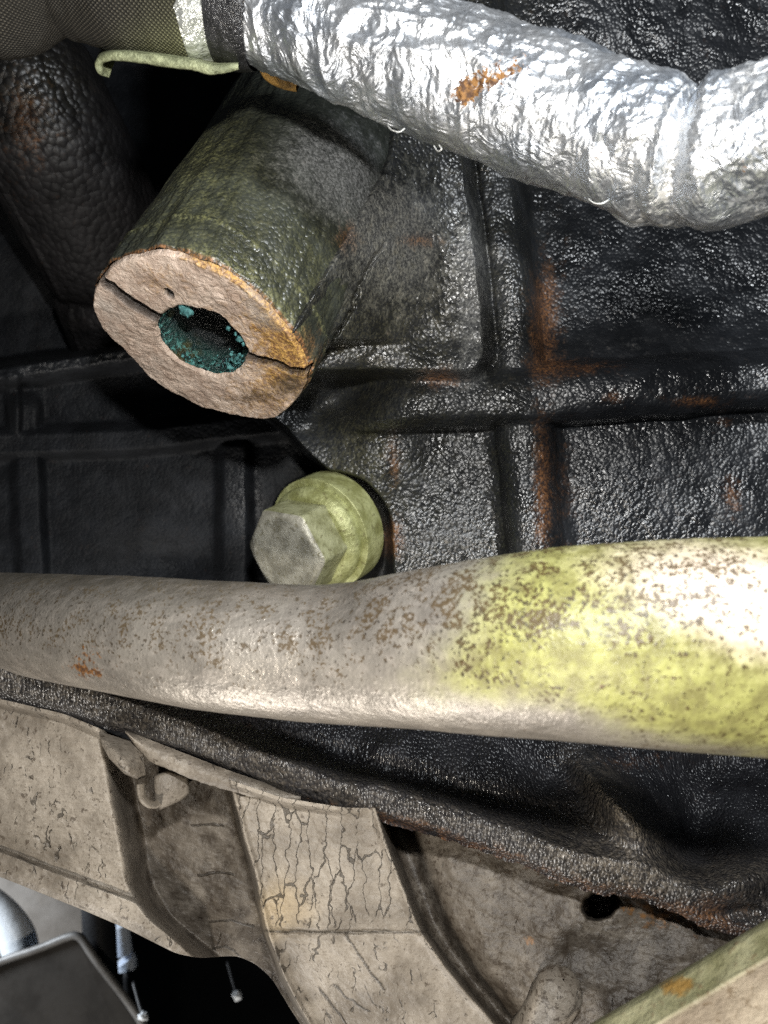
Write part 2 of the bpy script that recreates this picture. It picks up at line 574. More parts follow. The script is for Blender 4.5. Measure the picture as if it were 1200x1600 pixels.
NT = 1100
th = np.linspace(-math.pi, math.pi, NT, endpoint=False)
out_pts = [(147, 455), (160, 432), (200, 405), (260, 398), (320, 414), (380, 448), (430, 498), (465, 545), (480, 580), (472, 610), (452, 635), (425, 655), (390, 649),
           (330, 635), (270, 610), (235, 585), (205, 550), (165, 515), (150, 490)]
in_pts = [(247, 505), (262, 487), (290, 480), (330, 490), (362, 513), (384, 545), (376, 572), (345, 582), (300, 572), (266, 547), (250, 525)]
RO = polar(out_pts, th, 26); RI = polar(in_pts, th, 22)
ct = np.cos(th); st = np.sin(th)
RO = RO + .35 * (fbm(10 + 5 * ct, 10 + 5 * st, 3, 2) - .5) * 2 + .35 * (fbm(40 + 22 * ct, 40 + 22 * st, 3, 6) - .5)
RI = RI + .8 * (fbm(30 + 6 * ct, 20 + 6 * st, 3, 4) - .5)


def ring(r, t):
    """r,t (rows, NT) in mm -> world points"""
    u = r * ct; v = r * st
    return C0 + (u[..., None] * E1 + v[..., None] * E2 + t[..., None] * AX) * MM


crackL = to_face([(158, 434), (180, 448), (205, 468), (232, 484), (252, 497)])
crackR = to_face([(384, 553), (405, 560), (430, 566), (455, 577), (480, 581)])
s = np.linspace(0, 1, 100)[:, None]
r = RI * (1 - s) + RO * s
u = r * ct; v = r * st
jit = .5 * (fbm(u / 1.6 + 50, v / 1.6 + 50, 3, 9) - .5)
dL = seg_dist(u, v, crackL) + jit; dR = seg_dist(u, v, crackR) + jit
groove = np.maximum(ss(1.35, .9, dL), ss(1.0, .6, dR))
crack_shade = np.maximum(ss(1.6, 1.15, dL), ss(1.2, .8, dR))  # wider than the groove, paints its lower wall black as shade
# which half: lower half sits a little proud
fx, fy = project(C0 + (u[..., None] * E1 + v[..., None] * E2) * MM)
lower = np.where(fx < 315, fy - (434 + (fx - 158) * .67), fy - (553 + (fx - 384) * .30))
t = -.9 * ss(-3, 3, lower) + 7.5 * groove
t = t + 1.5 * (fbm(u / 9 + 9, v / 9 + 9, 4, 1) - .5) + .5 * (fbm(u / 2.2, v / 2.2, 3, 4) - .5)
t = t + 1.3 * np.clip((s - .955) / .045, 0, 1) ** 2 * np.ones(NT) + .9 * np.clip((.05 - s) / .05, 0, 1) ** 2
pit = seg_dist(u, v, to_face([(262, 458), (264, 462)]))
t = t + 1.8 * ss(1.3, .6, pit)
# shallow machined flat at the right
face_t_edge = t[-1].copy(); face_t_in = t[0].copy()
V = ring(r, t)
upper = ss(6, -6, lower)
att = {'rust': np.clip(1.1 * gs(fx, fy, 440, 520, 75, 40, 55) + .75 * gs(fx, fy, 430, 600, 80, 50, -20) + .35 * gs(fx, fy, 350, 520, 60, 40) + .95 * ss(.86, 1.0, s * np.ones(NT)) * ss(230, 330, fx) * upper
                       + .45 * gs(fx, fy, 250, 440, 60, 30, 30), 0, 1.2),
       'dark': .9 * gs(fx, fy, 455, 598, 32, 26) + .7 * gs(fx, fy, 395, 615, 40, 18) + .5 * ss(.96, 1., s * np.ones(NT)) * ss(330, 230, fx),
       'grey': .9 * gs(fx, fy, 405, 490, 55, 20, 48) + .6 * gs(fx, fy, 175, 485, 40, 60) + .5 * gs(fx, fy, 240, 570, 50, 40),
       'crack': np.clip(crack_shade + ss(1.3, .8, pit), 0, 1)}
boss_len = 105.0
tt = np.concatenate([np.linspace(0, 4, 14), np.linspace(4.5, boss_len, 140)])[:, None]
grow = 1 + .02 * ss(0, 60, tt) + .08 * ss(50, 100, tt) + .10 * ss(0, 70, tt) * ss(-.2, .9, ct)[None]
smooth_R = polar(out_pts, th, 120)
rr = lerp(RO[None], smooth_R[None], ss(0, 14, tt)) * grow + .55 * ss(0, 2.5, tt)
mu = th[None] * 29 + 0 * tt
rr = rr + 1.3 * (fbm(60 + 7 * ct[None] + tt / 30, 60 + 7 * st[None] + tt / 40, 3, 3) - .5) + .16 * (fbm(mu / 1.8 + 90, tt / 1.8 + 0 * mu, 2, 5) - .5)
seam = 11.5 + .8 * np.sin(th * 3)
rr = rr + .45 * np.exp(-((tt - seam) / .45) ** 2)
ta = tt + face_t_edge[None] * ss(3.0, 0, tt)
VB = ring(rr, ta)
bx, by = project(VB)
keep_dust = np.clip(.36 * gs(bx, by, 290, 270, 70, 130, 30) + .2 * gs(bx, by, 360, 290, 110, 120) + .28 * gs(bx, by, 480, 420, 110, 90) + .75 * ss(9, 0, tt) * ss(230, 330, bx) + .6 * np.exp(-((tt - seam) / .7) ** 2)
                    + .35 * gs(bx, by, 320, 200, 30, 70), 0, 1)
attb = {'rust': .9 * ss(3.0, .3, tt) * np.ones(NT) + .8 * gs(bx, by, 545, 372, 20, 26) + .55 * gs(bx, by, 480, 545, 30, 40),
        'dust_highlight': keep_dust, 'grey': .75 * gs(bx, by, 500, 250, 110, 90) + .45 * gs(bx, by, 560, 330, 60, 80)}
boss = obj('boss', VB, gfaces(len(tt), NT, True), M_BOSS, block, attb)
boss['label'] = 'black round boss with a rusty split end face'
fo = obj('end_face', V, gfaces(len(s), NT, True), M_FACE, boss, att)
fo['label'] = 'pinkish beige split iron face with orange rust'
tb = np.concatenate([np.linspace(0, 8, 26), np.linspace(8.6, 60, 30)])[:, None]
rbm = RI * (1 - .10 * ss(0, 6, tb)) - 1.6 * ss(6, 12, tb) + .6 * (fbm(th[None] * 6 + 20, tb / 2.5 + 0 * th, 3, 6) - .5)
rbm = rbm + .5 * np.sin(tb * 2.2 + th[None]) * ss(8, 14, tb)
VI = ring(rbm, tb + face_t_in[None] * ss(4, 0, tb))
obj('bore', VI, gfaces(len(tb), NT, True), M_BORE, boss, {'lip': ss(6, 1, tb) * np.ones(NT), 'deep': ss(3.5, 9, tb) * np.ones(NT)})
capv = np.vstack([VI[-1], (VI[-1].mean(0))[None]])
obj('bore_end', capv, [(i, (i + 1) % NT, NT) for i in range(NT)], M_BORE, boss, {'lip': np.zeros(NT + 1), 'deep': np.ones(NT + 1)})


# teal crumbs of corrosion round the mouth of the bore
def blob(c, r, seed, nseg=10):
    rs = np.random.RandomState(seed)
    a = np.linspace(0, math.pi, nseg)[:, None]; b = np.linspace(0, 2 * math.pi, nseg + 4, endpoint=False)[None]
    rad = r * (.35 + 1.3 * fbm(a * 3 + seed, b * 1.6 + 3, 3, seed))
    sc = .6 + .7 * rs.rand(3)
    return np.stack([c[0] + rad * np.sin(a) * np.cos(b) * sc[0], c[1] + rad * np.sin(a) * np.sin(b) * sc[1], c[2] + rad * np.cos(a) * sc[2]], -1)


vs = []; fs = []; off = 0
rs = np.random.RandomState(3)
spots = [(284, 487, 1.5), (291, 490, 1.1), (281, 482, .7), (355, 517, .45), (366, 525, .55), (372, 533, .7), (378, 541, .6), (369, 563, .7), (357, 577, .6), (380, 577, .45)]
spots += [(364 + rs.randn() * 9, 566 + rs.randn() * 7, .12 + .22 * rs.rand()) for _ in range(46)]
spots += [(300 + rs.randn() * 22, 568 + rs.randn() * 5, .15 + .25 * rs.rand()) for _ in range(16)]
for i, (x, y, q) in enumerate(spots):
    uv = to_face([(x, y)])[0]
    c = C0 + (uv[0] * E1 + uv[1] * E2 + .8 * AX) * MM
    b = blob(c, q * MM, i + 5, 7)
    vs.append(b.reshape(-1, 3)); fs.append(gfaces(7, 11, True) + off); off += 77
cr = obj('corrosion_crumbs', np.vstack(vs), np.vstack(fs), M_TEAL, boss)
cr['kind'] = 'stuff'
cr['label'] = 'teal corrosion crumbs round the bore'

# ---- cast wall: one relief surface, ribs standing towards the lens
ax_x = np.concatenate([np.linspace(-420, -60, 40, endpoint=False), np.linspace(-60, 420, 200, endpoint=False), np.linspace(420, 1260, 520, endpoint=False), np.linspace(1260, 1500, 30)])
ax_y = np.concatenate([np.linspace(-330, -30, 40, endpoint=False), np.linspace(-30, 940, 590, endpoint=False), np.linspace(940, 1180, 30)])
nx, ny = len(ax_x), len(ax_y)
px, py = np.meshgrid(ax_x, ax_y)
wob = (fbm(px / 160, py / 160, 3, 1) - .5)
wamp = 4 + 4 * ss(560, 760, px)
wx = px + wamp * (fbm(px / 70, py / 70, 3, 3) - .5); wy = py + wamp * (fbm(px / 70, py / 70, 3, 5) - .5)
xr = ips(wy, [(-300, 700), (250, 762), (420, 784), (560, 803), (640, 814), (760, 822), (880, 836), (1180, 870)])
yh = ips(wx, [(300, 640), (600, 630), (800, 622), (900, 616), (1000, 608), (1200, 594), (1500, 580)])
base = 233 - .006 * (wx - 700)
up = np.clip((yh - 30 - wy), 0, 420)
base_up = base + .045 * up + 5 * wob
base_up = base_up - 13 * ss(280, 130, wy) - .02 * np.clip(130 - wy, 0, 400)   # wall comes forward again behind the hose
low = base + 1.0 + 2.5 * wob - .012 * (wy - 700)
wall = lerp(base_up, low, ss(-6, 14, wy - yh - 30))
vr = wx - xr - 4
rib_v = 14.0 * (.35 * ss(70, 30, np.abs(vr)) + .65 * np.sqrt(np.clip(1 - (vr / 46) ** 2, 0, 1))) * lerp(.85, 1.0, ss(560, 680, wy)) + .036 * up * ss(56, 26, np.abs(vr)) * ss(120, 240, wy)
hr = wy - yh
rib_h = 15.0 * np.where(hr < 0, .45 * ss(-120, -30, hr) + .55 * np.sqrt(np.clip(1 - (np.minimum(hr + 4, 0) / 48) ** 2, 0, 1)), ss(52, 40, hr) * np.sqrt(np.clip(1 - (np.maximum(hr - 8, 0) / 50) ** 2, 0, 1))) * ss(490, 680, wx)
wall = wall - smax(rib_v, rib_h, 4.0)
# raised pad between boss and vertical rib, sweeping up into the boss
xpad = ips(wy, [(-300, 690), (200, 728), (330, 744), (560, 770), (700, 780)])
corner = np.hypot(np.maximum(wx - (xpad - 46), 0), np.maximum(wy - 542, 0)) - 46
pr = np.where((wx > xpad - 46) & (wy > 542), corner, np.maximum(wx - xpad, wy - 588))
yb_ = np.arange(100, 700, 10.0); sx_b = []; sd_b = []
fbx, fby, fbd = bx.ravel(), by.ravel(), VB[..., 1].ravel() / MM
for yy in yb_:
    q = np.where(np.abs(fby - yy) < 8)[0]
    if len(q) == 0:
        sx_b.append(sx_b[-1] if sx_b else 480.); sd_b.append(sd_b[-1] if sd_b else 200.); continue
    xm_ = fbx[q].max() - 74
    q2 = q[np.abs(fbx[q] - xm_) < 9]
    sx_b.append(xm_); sd_b.append(fbd[q2].min())
xsil = np.interp(wy, yb_, sx_b); dsil = np.interp(wy, yb_, sd_b)
pad_top = 211.0 + 4.0 * ss(560, 690, wx) - 3.0 * ss(690, 755, wx) - 2.0 * ss(520, 570, wy) + 6 * wob
ramp = (1 - np.clip((wx - xsil) / 215, 0, 1)) ** 2 * ss(600, 545, wy)
pad_top = lerp(pad_top, np.minimum(dsil, pad_top), ramp) + .12 * np.clip(xsil - wx, 0, 200)
padm = ss(12, -14, pr) * ss(380, 460, wx)
wall = lerp(wall, np.minimum(pad_top, wall), padm)
ck = seg_dist(px + 9 * (fbm(px / 16, py / 16, 3, 2) - .5), py + 9 * (fbm(px / 16, py / 16, 3, 7) - .5), [(470, 590), (500, 556), (530, 515), (552, 478), (560, 446), (584, 408), (600, 378)])
wall = wall + 5.0 * ss(4.2, 1.4, ck) * ss(360, 430, py)   # crack along the root of the boss
wall = wall + 1.6 * np.exp(-((pr - 8) / 4.0) ** 2) * ss(690, 730, wx) * ss(570, 530, wy)   # groove beside the pad
# hollow below-left of the pad, under the boss
wall = wall + 14 * gs(wx, wy, 530, 622, 75, 36, -30)
wall = wall - 5 * gs(wx, wy, 600, 700, 60, 90, 25)
gl = np.array([(330, 600), (430, 660), (480, 712), (540, 762), (585, 800), (606, 850), (612, 960), (615, 1180)], float)
xg = np.interp(wy, gl[:, 1], gl[:, 0])
lwall = 288 - .012 * (wx - 200) + 5 * wob
# recessed left-hand wall with ribs
yb = ips(wx, [(-420, 720), (0, 694), (200, 688), (430, 662)])
rib_lh = 9 * ss(34, 12, np.abs(wy - yb))
rib_l1 = 7 * ss(34, 12, np.abs(wx - (42 + .04 * (wy - 700)))) * ss(600, 640, wy)
rib_l2 = 8 * ss(36, 14, np.abs(wx - 366)) * ss(670, 700, wy)
rib_l0 = 5 * ss(18, 5, np.abs(wx - 20)) * ss(560, 600, wy) * ss(690, 670, wy)
lwall = lwall - smax(rib_lh, smax(rib_l1 + rib_l0, rib_l2, 1), 2)
ytop = ips(wx, [(-420, 650), (0, 584), (200, 552), (430, 520)])
ledge = wy - ytop
lwall = lwall - 14 * ss(34, 6, np.abs(ledge)) + 1.6 * (fbm(px / 7, py / 7, 2, 9) - .5) * ss(30, 6, np.abs(ledge))
lwall = lwall + 9 * gs(wx, wy, 275, 880, 80, 40)
lwall = lerp(350 + 8 * wob, lwall, ss(-26, -6, ledge))
left = np.where(wy < 600, 430., xg)
d = lerp(lwall, wall, ss(-8, 10, wx - left))
# recess around the bolt
rb = np.hypot(wx - 515, wy - 832)
d = lerp(d, 258, ss(100, 82, rb) * ss(650, 600, wx))
micro = fbm(px / 8, py / 8, 2, 8) - .5
d = d + .30 * micro + .8 * (fbm(px / 26, py / 26, 2, 11) - .5)
rust = (.80 * gs(px, py, 852, 500, 26, 95, 4) + .55 * gs(px, py, 900, 575, 70, 16) + .75 * gs(px, py, 690, 592, 38, 18) + .6 * gs(px, py, 655, 375, 36, 14)
        + .55 * gs(px, py, 540, 372, 24, 30) + .85 * gs(px, py, 846, 770, 14, 110) + .6 * gs(px, py, 1145, 775, 18, 36) + .7 * gs(px, py, 1090, 628, 50, 10)
        + .6 * gs(px, py, 960, 622, 18, 12) + .85 * gs(px, py, 614, 840, 20, 34) + .6 * gs(px, py, 615, 720, 14, 44) + .5 * gs(px, py, 1130, 660, 14, 10) + .35 * gs(px, py, 880, 760, 24, 100))
dust_highlight = .24 * gs(px, py, 590, 430, 120, 130) + .30 * gs(px, py, 560, 730, 70, 80) + .10 * ss(950, 700, px) * ss(420, 560, px)
grey = .75 * gs(px, py, 610, 380, 110, 120) + .62 * gs(px, py, 735, 470, 26, 130) + .42 * gs(px, py, 700, 590, 70, 22) + .22 * gs(px, py, 1000, 540, 200, 30) + .12  # grey dust, plus painted light along the pocket's lower fillet
W = P(px, py, d)
matte = ss(20, -40, wx - left) * (1 - .55 * ss(24, 4, np.abs(ledge)) * ss(330, 250, wx)) * (1 - .7 * gs(wx, wy, 385, 770, 26, 80))
obj('cast_wall', W, gfaces(ny, nx), M_BLOCK, block, {'rust': rust, 'dust_highlight': dust_highlight, 'grey': grey * (1 - matte), 'matte': matte})

# ================================================================== FLANGE BOLT
BC = P(500, 835, 236.0)
BAX = unit(np.array([-.52, -.80, -.30]))          # outwards, to the lens and down left
bolt = empty('flange_bolt', BC, 'yellowed zinc hex bolt with round flange below the cracked boss', 'bolt')
bu = unit(np.cross(BAX, [0, 0, 1.0])); bv = np.cross(BAX, bu)


def lathe(c, ax, uu, vv, prof, n=64, rfun=None):
    a = np.linspace(0, 2 * math.pi, n, endpoint=False)
    pr = np.array(prof, float)
    out = []
    for t_, r_ in pr:
        q = r_ * (rfun(a, t_) if rfun else np.ones(n))
        out.append(c + (t_ * ax + 0 * 0)[None] * MM + (np.cos(a)[:, None] * uu + np.sin(a)[:, None] * vv) * q[:, None] * MM)
    return np.array(out)


def bevel_profile(pts, n=4, r=.5):
    """round the corners of a (t,r) profile"""
    p = [np.array(q, float) for q in pts]; out = [p[0]]
    for a, b, c in zip(p[:-2], p[1:-1], p[2:]):
        d1 = unit(a - b) * min(r, np.linalg.norm(a - b) * .45); d2 = unit(c - b) * min(r, np.linalg.norm(c - b) * .45)
        for k in range(n + 1):
            w = k / n
            out.append((1 - w) ** 2 * (b + d1) + 2 * w * (1 - w) * b + w * w * (b + d2))
    out.append(p[-1])
    return out


def attr_n(V, face=0.0, rust=0.0):
    n_ = V.reshape(-1, 3).shape[0]
    return {'face': np.full(n_, face), 'rust': np.full(n_, rust)}


Vw = lathe(BC, BAX, bu, bv, bevel_profile([(-8, 18.0), (-1.2, 18.0), (.9, 18.0), (.9, 14)], 4, .35), 96)
obj('washer', Vw, gfaces(len(Vw), 96, True), M_ZINC, bolt, attr_n(Vw, 0, .25))
Vf = lathe(BC, BAX, bu, bv, bevel_profile([(.8, 16.0), (3.0, 16.0), (4.2, 15.4), (6.0, 13.6), (6.6, 7)], 4, .4), 96)
obj('flange', Vf, gfaces(len(Vf), 96, True), M_ZINC, bolt, attr_n(Vf, 0, .12))


def hexr(a, t_):
    k = (a + math.radians(8)) % (math.pi / 3) - math.pi / 6
    h = 1 / np.cos(k)
    return np.minimum(h, 1.135) if t_ < 19 else np.minimum(h, 1.135 - .10 * (t_ - 19))


HX = 12.3
prof = [(5.0, HX), (8.0, HX), (12, HX), (17, HX), (18.9, HX), (19.0, HX), (19.3, HX * .995), (19.9, HX * .97), (20.35, HX * .93), (20.5, HX * .90), (20.5, HX * .88), (20.5, HX * .5), (20.4, HX * .3), (20.4, .05)]
prof = [(a_ - 2.5, b_) for a_, b_ in prof]
Vh = lathe(BC, BAX, bu, bv, prof, 180, lambda a, t_: hexr(a, t_ + 2.5))
fa = np.zeros(Vh.shape[:2]); fa[6:] = 1; fa[:6] = .35
hd = obj('hex_head', Vh, gfaces(len(Vh), 180, True), M_ZINC, bolt, {'face': fa, 'rust': np.full(fa.shape, .18)})

# ================================================================== FOIL HOSE
hose = empty('heat_shielded_hose', P(700, 120, 150), 'foil wrapped hose with woven dark sleeve crossing the top', 'hose')
cl = spline([(385, -8, 152), (500, 38, 151), (620, 84, 150), (780, 150, 149), (920, 198, 146), (1030, 236, 142), (1110, 240, 138), (1200, 215, 133), (1330, 165, 128), (1500, 90, 125)], 760)
C = P(cl[:, 0], cl[:, 1], cl[:, 2])
m_ = 240
thh = np.linspace(0, 2 * math.pi, m_, endpoint=False)
al = np.r_[0, np.cumsum(np.linalg.norm(np.diff(C, axis=0), axis=1))] / MM
A, TH = np.meshgrid(al, thh, indexing='ij')
Rm = ip(cl[:, 0], [(385, 11.4), (480, 12.2), (780, 12.7), (1000, 12.9), (1070, 12.9), (1200, 12.8), (1500, 12.8)])[:, None]
cx_, cy_ = np.cos(TH), np.sin(TH)
U = TH * 12.7
hoop = lambda k: (A / k + 30)
R = Rm + .0 * TH
n1 = ridged(A / 9 + 40 + .8 * cx_, 20 + 2.2 * cx_ + 1.7 * cy_ + A / 25, 3, 2)
n2 = ridged(A / 4.2 + 11 - .9 * cy_, 60 + 3.2 * cx_ + 3.2 * cy_ - A / 30, 3, 5)
n3 = fbm(A / 1.6 + 3, 30 + 8 * cx_ + 8 * cy_, 3, 7)
R = R * .955 + 2.0 * (n1 - .6) + .7 * (n2 - .6) + .12 * (n3 - .5)
# lengthwise fold along the lower edge, kink with gathered pleats
xk = cl[:, 0][:, None]
kink = np.exp(-((xk - 1062) / 42) ** 2)
pleat = np.sin((xk - 1062) / 8.5 + 1.2 * cx_ + 2 * fbm(A / 5, 4 + 2 * cx_, 2, 3))
R = R * (1 - .15 * np.exp(-((xk - 1072) / 17) ** 2) * (1 - .8 * ss(.2, .9, cy_))) + kink * .6 * pleat + .9 * np.exp(-((xk - 1028) / 24) ** 2) * ss(.4, 1, cy_) + .5 * np.exp(-((xk - 1120) / 30) ** 2)
R = R + .9 * np.exp(-(((TH - 4.35) + .25 * np.sin(A / 13)) / .10) ** 2) + .5 * np.exp(-(((TH - 2.2) + .3 * np.sin(A / 17 + 1)) / .06) ** 2)
Vf_ = sweep(C, R * MM, m_)
hx_, hy_ = project(Vf_)
front = ss(-.2, .4, cx_)
obj('foil_sleeve', Vf_, gfaces(len(C), m_, True), M_FOIL, hose,
    {'rust': front * (1.25 * gs(hx_, hy_, 772, 118, 58, 22, -18) + 1.2 * gs(hx_, hy_, 725, 152, 22, 28) + .6 * gs(hx_, hy_, 935, 240, 12, 18) + .55 * gs(hx_, hy_, 1165, 262, 60, 10, -25)),
     'dirt': np.clip(.75 * kink + .5 * ss(1100, 1160, hx_) + .5 * gs(hx_, hy_, 750, 200, 120, 30, 25) + .4 * gs(hx_, hy_, 560, 160, 60, 20), 0, 1)})
# black band and clear tape band, woven sleeve
def tube_part(name, pts, rad, mat, n, mm, rn=0.0, attrs=None, uvs=None, seed=0):
    c = spline(pts, n)
    Cc = P(c[:, 0], c[:, 1], c[:, 2])
    a_ = np.r_[0, np.cumsum(np.linalg.norm(np.diff(Cc, axis=0), axis=1))] / MM
    Aa, Tt = np.meshgrid(a_, np.linspace(0, 2 * math.pi, mm, endpoint=False), indexing='ij')
    Rr = (np.asarray(rad(c[:, 0], a_ / a_[-1])))[:, None] + rn * (fbm(Aa / 5 + 9, 10 + 2 * np.cos(Tt) + 2 * np.sin(Tt) + seed, 3, seed) - .5)
    Vv = sweep(Cc, Rr * MM, mm)
    x_, y_ = project(Vv)
    at_ = attrs(x_, y_) if attrs else {}
    uv_ = None
    if uvs:
        uv_ = np.stack([Aa * uvs[0], Tt / (2 * math.pi) * uvs[1]], -1)
    return obj(name, Vv, gfaces(n, mm, True), mat, hose, at_, uv=uv_)


band_r = lambda x, s_: 12.6 + .9 * (1 - np.abs(2 * s_ - 1) ** 4)
band = tube_part('black_band', [(340, -14, 152), (372, -10, 152), (412, 1, 152)], band_r, M_BLACKBAND, 60, 160, .7, seed=2)
tape_r = lambda x, s_: 12.7 - .25 * np.cos(s_ * 9) + .5 * (1 - np.abs(2 * s_ - 1) ** 6) - .7
tube_part('tape_band', [(280, -12, 152), (320, -10, 152), (362, -9, 152)], tape_r, M_SHINY, 60, 160, 1.1, seed=5)
sl_r = lambda x, s_: ip(x, [(-300, 11.5), (-60, 11.0), (0, 11.6), (50, 9.6), (95, 8.2), (140, 10.0), (200, 11.4), (300, 12.4)])
tube_part('woven_sleeve', [(-330, -60, 160), (-120, -22, 156), (0, -8, 154), (100, -14, 153), (200, -12, 152), (306, -10, 152)], sl_r, M_TEXTILE, 420, 220, 1.6,
          lambda x, y: {'dust_highlight': np.clip(.6 * ss(140, 310, x) * ss(10, 80, y) + .22 * ss(160, 300, x) + .04, 0, 1)}, (1.15, 88), 7)
# rusty tab under the black band
tp = spline([(398, 92, 158), (412, 116, 160), (436, 130, 162), (462, 136, 164)], 30)
c1 = P(tp[:, 0], tp[:, 1], tp[:, 2]); c2 = P(tp[:, 0] + 6, tp[:, 1] - 16, tp[:, 2] + 1); c3 = P(tp[:, 0] + 20, tp[:, 1] - 40, tp[:, 2] + 16); c4 = P(tp[:, 0] + 18, tp[:, 1] - 30, tp[:, 2] + 18)
Vt = np.stack([c4, c1 + np.array([0, .002, 0]), c1, c2, c3], 1)
obj('tab', Vt, gfaces(30, 5), M_RUSTYTAB, hose)
# loose glass threads along the lower edge
for k, pts in enumerate([[(606, 197, 144), (612, 203, 141), (624, 206, 140), (632, 201, 141)], [(678, 228, 144), (684, 236, 142), (690, 233, 141), (686, 227, 142)],
                         [(920, 311, 141), (928, 317, 139), (940, 318, 138), (950, 313, 139)], [(1133, 168, 131), (1137, 160, 129), (1130, 152, 130)]]):
    c = spline(pts, 24); Cc = P(c[:, 0], c[:, 1], c[:, 2])
    obj('thread', sweep(Cc, np.full((24, 6), .11 * MM), 6), gfaces(24, 6, True), M_THREAD, hose)

# ---- bent bracket lip below the woven sleeve
lip = spline([(170, 122, 153), (154, 116, 151), (148, 100, 150), (158, 86, 149), (185, 80, 148), (240, 84, 148), (300, 93, 148), (335, 101, 148), (372, 99, 149)], 120)
th_px = ip(lip[:, 0], [(150, 13), (190, 16), (250, 19), (330, 17), (372, 11)]) + 3 * (fbm(np.arange(120) / 6, np.zeros(120), 3, 2) - .5)
tng = unit(np.gradient(lip[:, :2], axis=0)); nrm2 = np.stack([-tng[:, 1], tng[:, 0]], -1)
inner = lip[:, :2] + nrm2 * th_px[:, None]
f0 = P(lip[:, 0], lip[:, 1], lip[:, 2]); f1 = P(inner[:, 0], inner[:, 1], lip[:, 2] + 1)
b0 = P(lip[:, 0] + 6, lip[:, 1] - 14, lip[:, 2] + 26) - f0; b1 = P(inner[:, 0] + 6, inner[:, 1] - 14, lip[:, 2] + 27) - f1
sc_ = (lip[:, 2] + 26) / lip[:, 2]
Vl = np.stack([f0 + b0, f0 + b0 * .03, lerp(f0, f1, .12), lerp(f0, f1, .88), f1 + b1 * .03, f1 + b1], 1)
lb = obj('hose_bracket', Vl, gfaces(120, 6), M_LIP)
tag(lb, 'thin green-grey metal bracket lip curled under the woven sleeve', 'bracket')

# ================================================================== DUCT at the upper left
dp = spline([(-150, -160, 252), (-40, 20, 258), (60, 190, 272), (130, 320, 295), (185, 450, 325), (240, 640, 370)], 220)
Cc = P(dp[:, 0], dp[:, 1], dp[:, 2])
TT = np.linspace(0, 2 * math.pi, 200, endpoint=False)[None]
aa = np.linspace(0, 150, 220)[:, None]
Rr = 27 + 1.5 * (fbm(aa / 20, 5 + 2 * np.cos(TT) + 2 * np.sin(TT), 3, 4) - .5) - 3.0 * np.exp(-((np.mod(aa, 60) - 52) / 2.2) ** 2)
Rr = Rr + 1.1 * np.exp(-((TT - .95) / .05) ** 2)
Vd = sweep(Cc, Rr * MM, 200)
x_, y_ = project(Vd)
du = obj('air_duct', Vd, gfaces(220, 200, True), M_DUCT, None, {'rust': .5 * gs(x_, y_, 40, 190, 40, 80), 'dust_highlight': .12 * gs(x_, y_, 60, 130, 70, 70), 'grey': 0 * x_, 'matte': 1 - .95 * gs(x_, y_, 60, 130, 80, 100)})
tag(du, 'black pebble-textured duct in the shadow left of the boss', 'duct')

# ================================================================== COOLANT PIPE
pu = [(-260, 885), (0, 893), (200, 898), (400, 909), (500, 913), (560, 908), (620, 896), (700, 880), (800, 864), (900, 850), (1050, 840), (1200, 836), (1500, 832)]
pl = [(-260, 985), (0, 1045), (100, 1066), (200, 1086), (330, 1110), (500, 1128), (700, 1141), (900, 1156), (1050, 1170), (1200, 1181), (1500, 1205)]
xs = np.linspace(-260, 1480, 480)
yu = ips(xs, pu, 22); yl = ips(xs, pl, 22)
rad = ips(xs, [(-260, 11.2), (0, 11.6), (400, 12.6), (520, 12.9), (700, 14.2), (1200, 17.4), (1500, 18)], 30)
slope = np.gradient((yu + yl) / 2, xs)
hw_px = (yl - yu) / 2 * np.cos(np.arctan(slope))
dep = rad * F / hw_px
dep = np.convolve(np.r_[np.full(20, dep[0]), dep, np.full(20, dep[-1])], np.ones(41) / 41, 'valid')
rad = hw_px * dep / F
Cc = P(xs, (yu + yl) / 2, dep)
MP = 200
TT = np.linspace(0, 2 * math.pi, MP, endpoint=False)[None]
ap = (np.r_[0, np.cumsum(np.linalg.norm(np.diff(Cc, axis=0), axis=1))] / MM)[:, None]
Rr = rad[:, None] * .985 + .35 * (fbm(ap / 14, 6 + 1.6 * np.cos(TT) + 1.6 * np.sin(TT), 3, 6) - .5) + .08 * (fbm(ap / 1.5, TT * 9, 2, 2) - .5)
Rr = Rr - .10 * np.exp(-((xs[:, None] - 508) / 9) ** 2) - .9 * np.exp(-((xs[:, None] - 560) / 50) ** 2) * np.exp(-((np.angle(np.exp(1j * (TT - 5.5)))) / .5) ** 2)
Vp = sweep(Cc, Rr * MM, MP)
x_, y_ = project(Vp)
hrel = (y_ - yu[:, None]) / (yl - yu)[:, None]
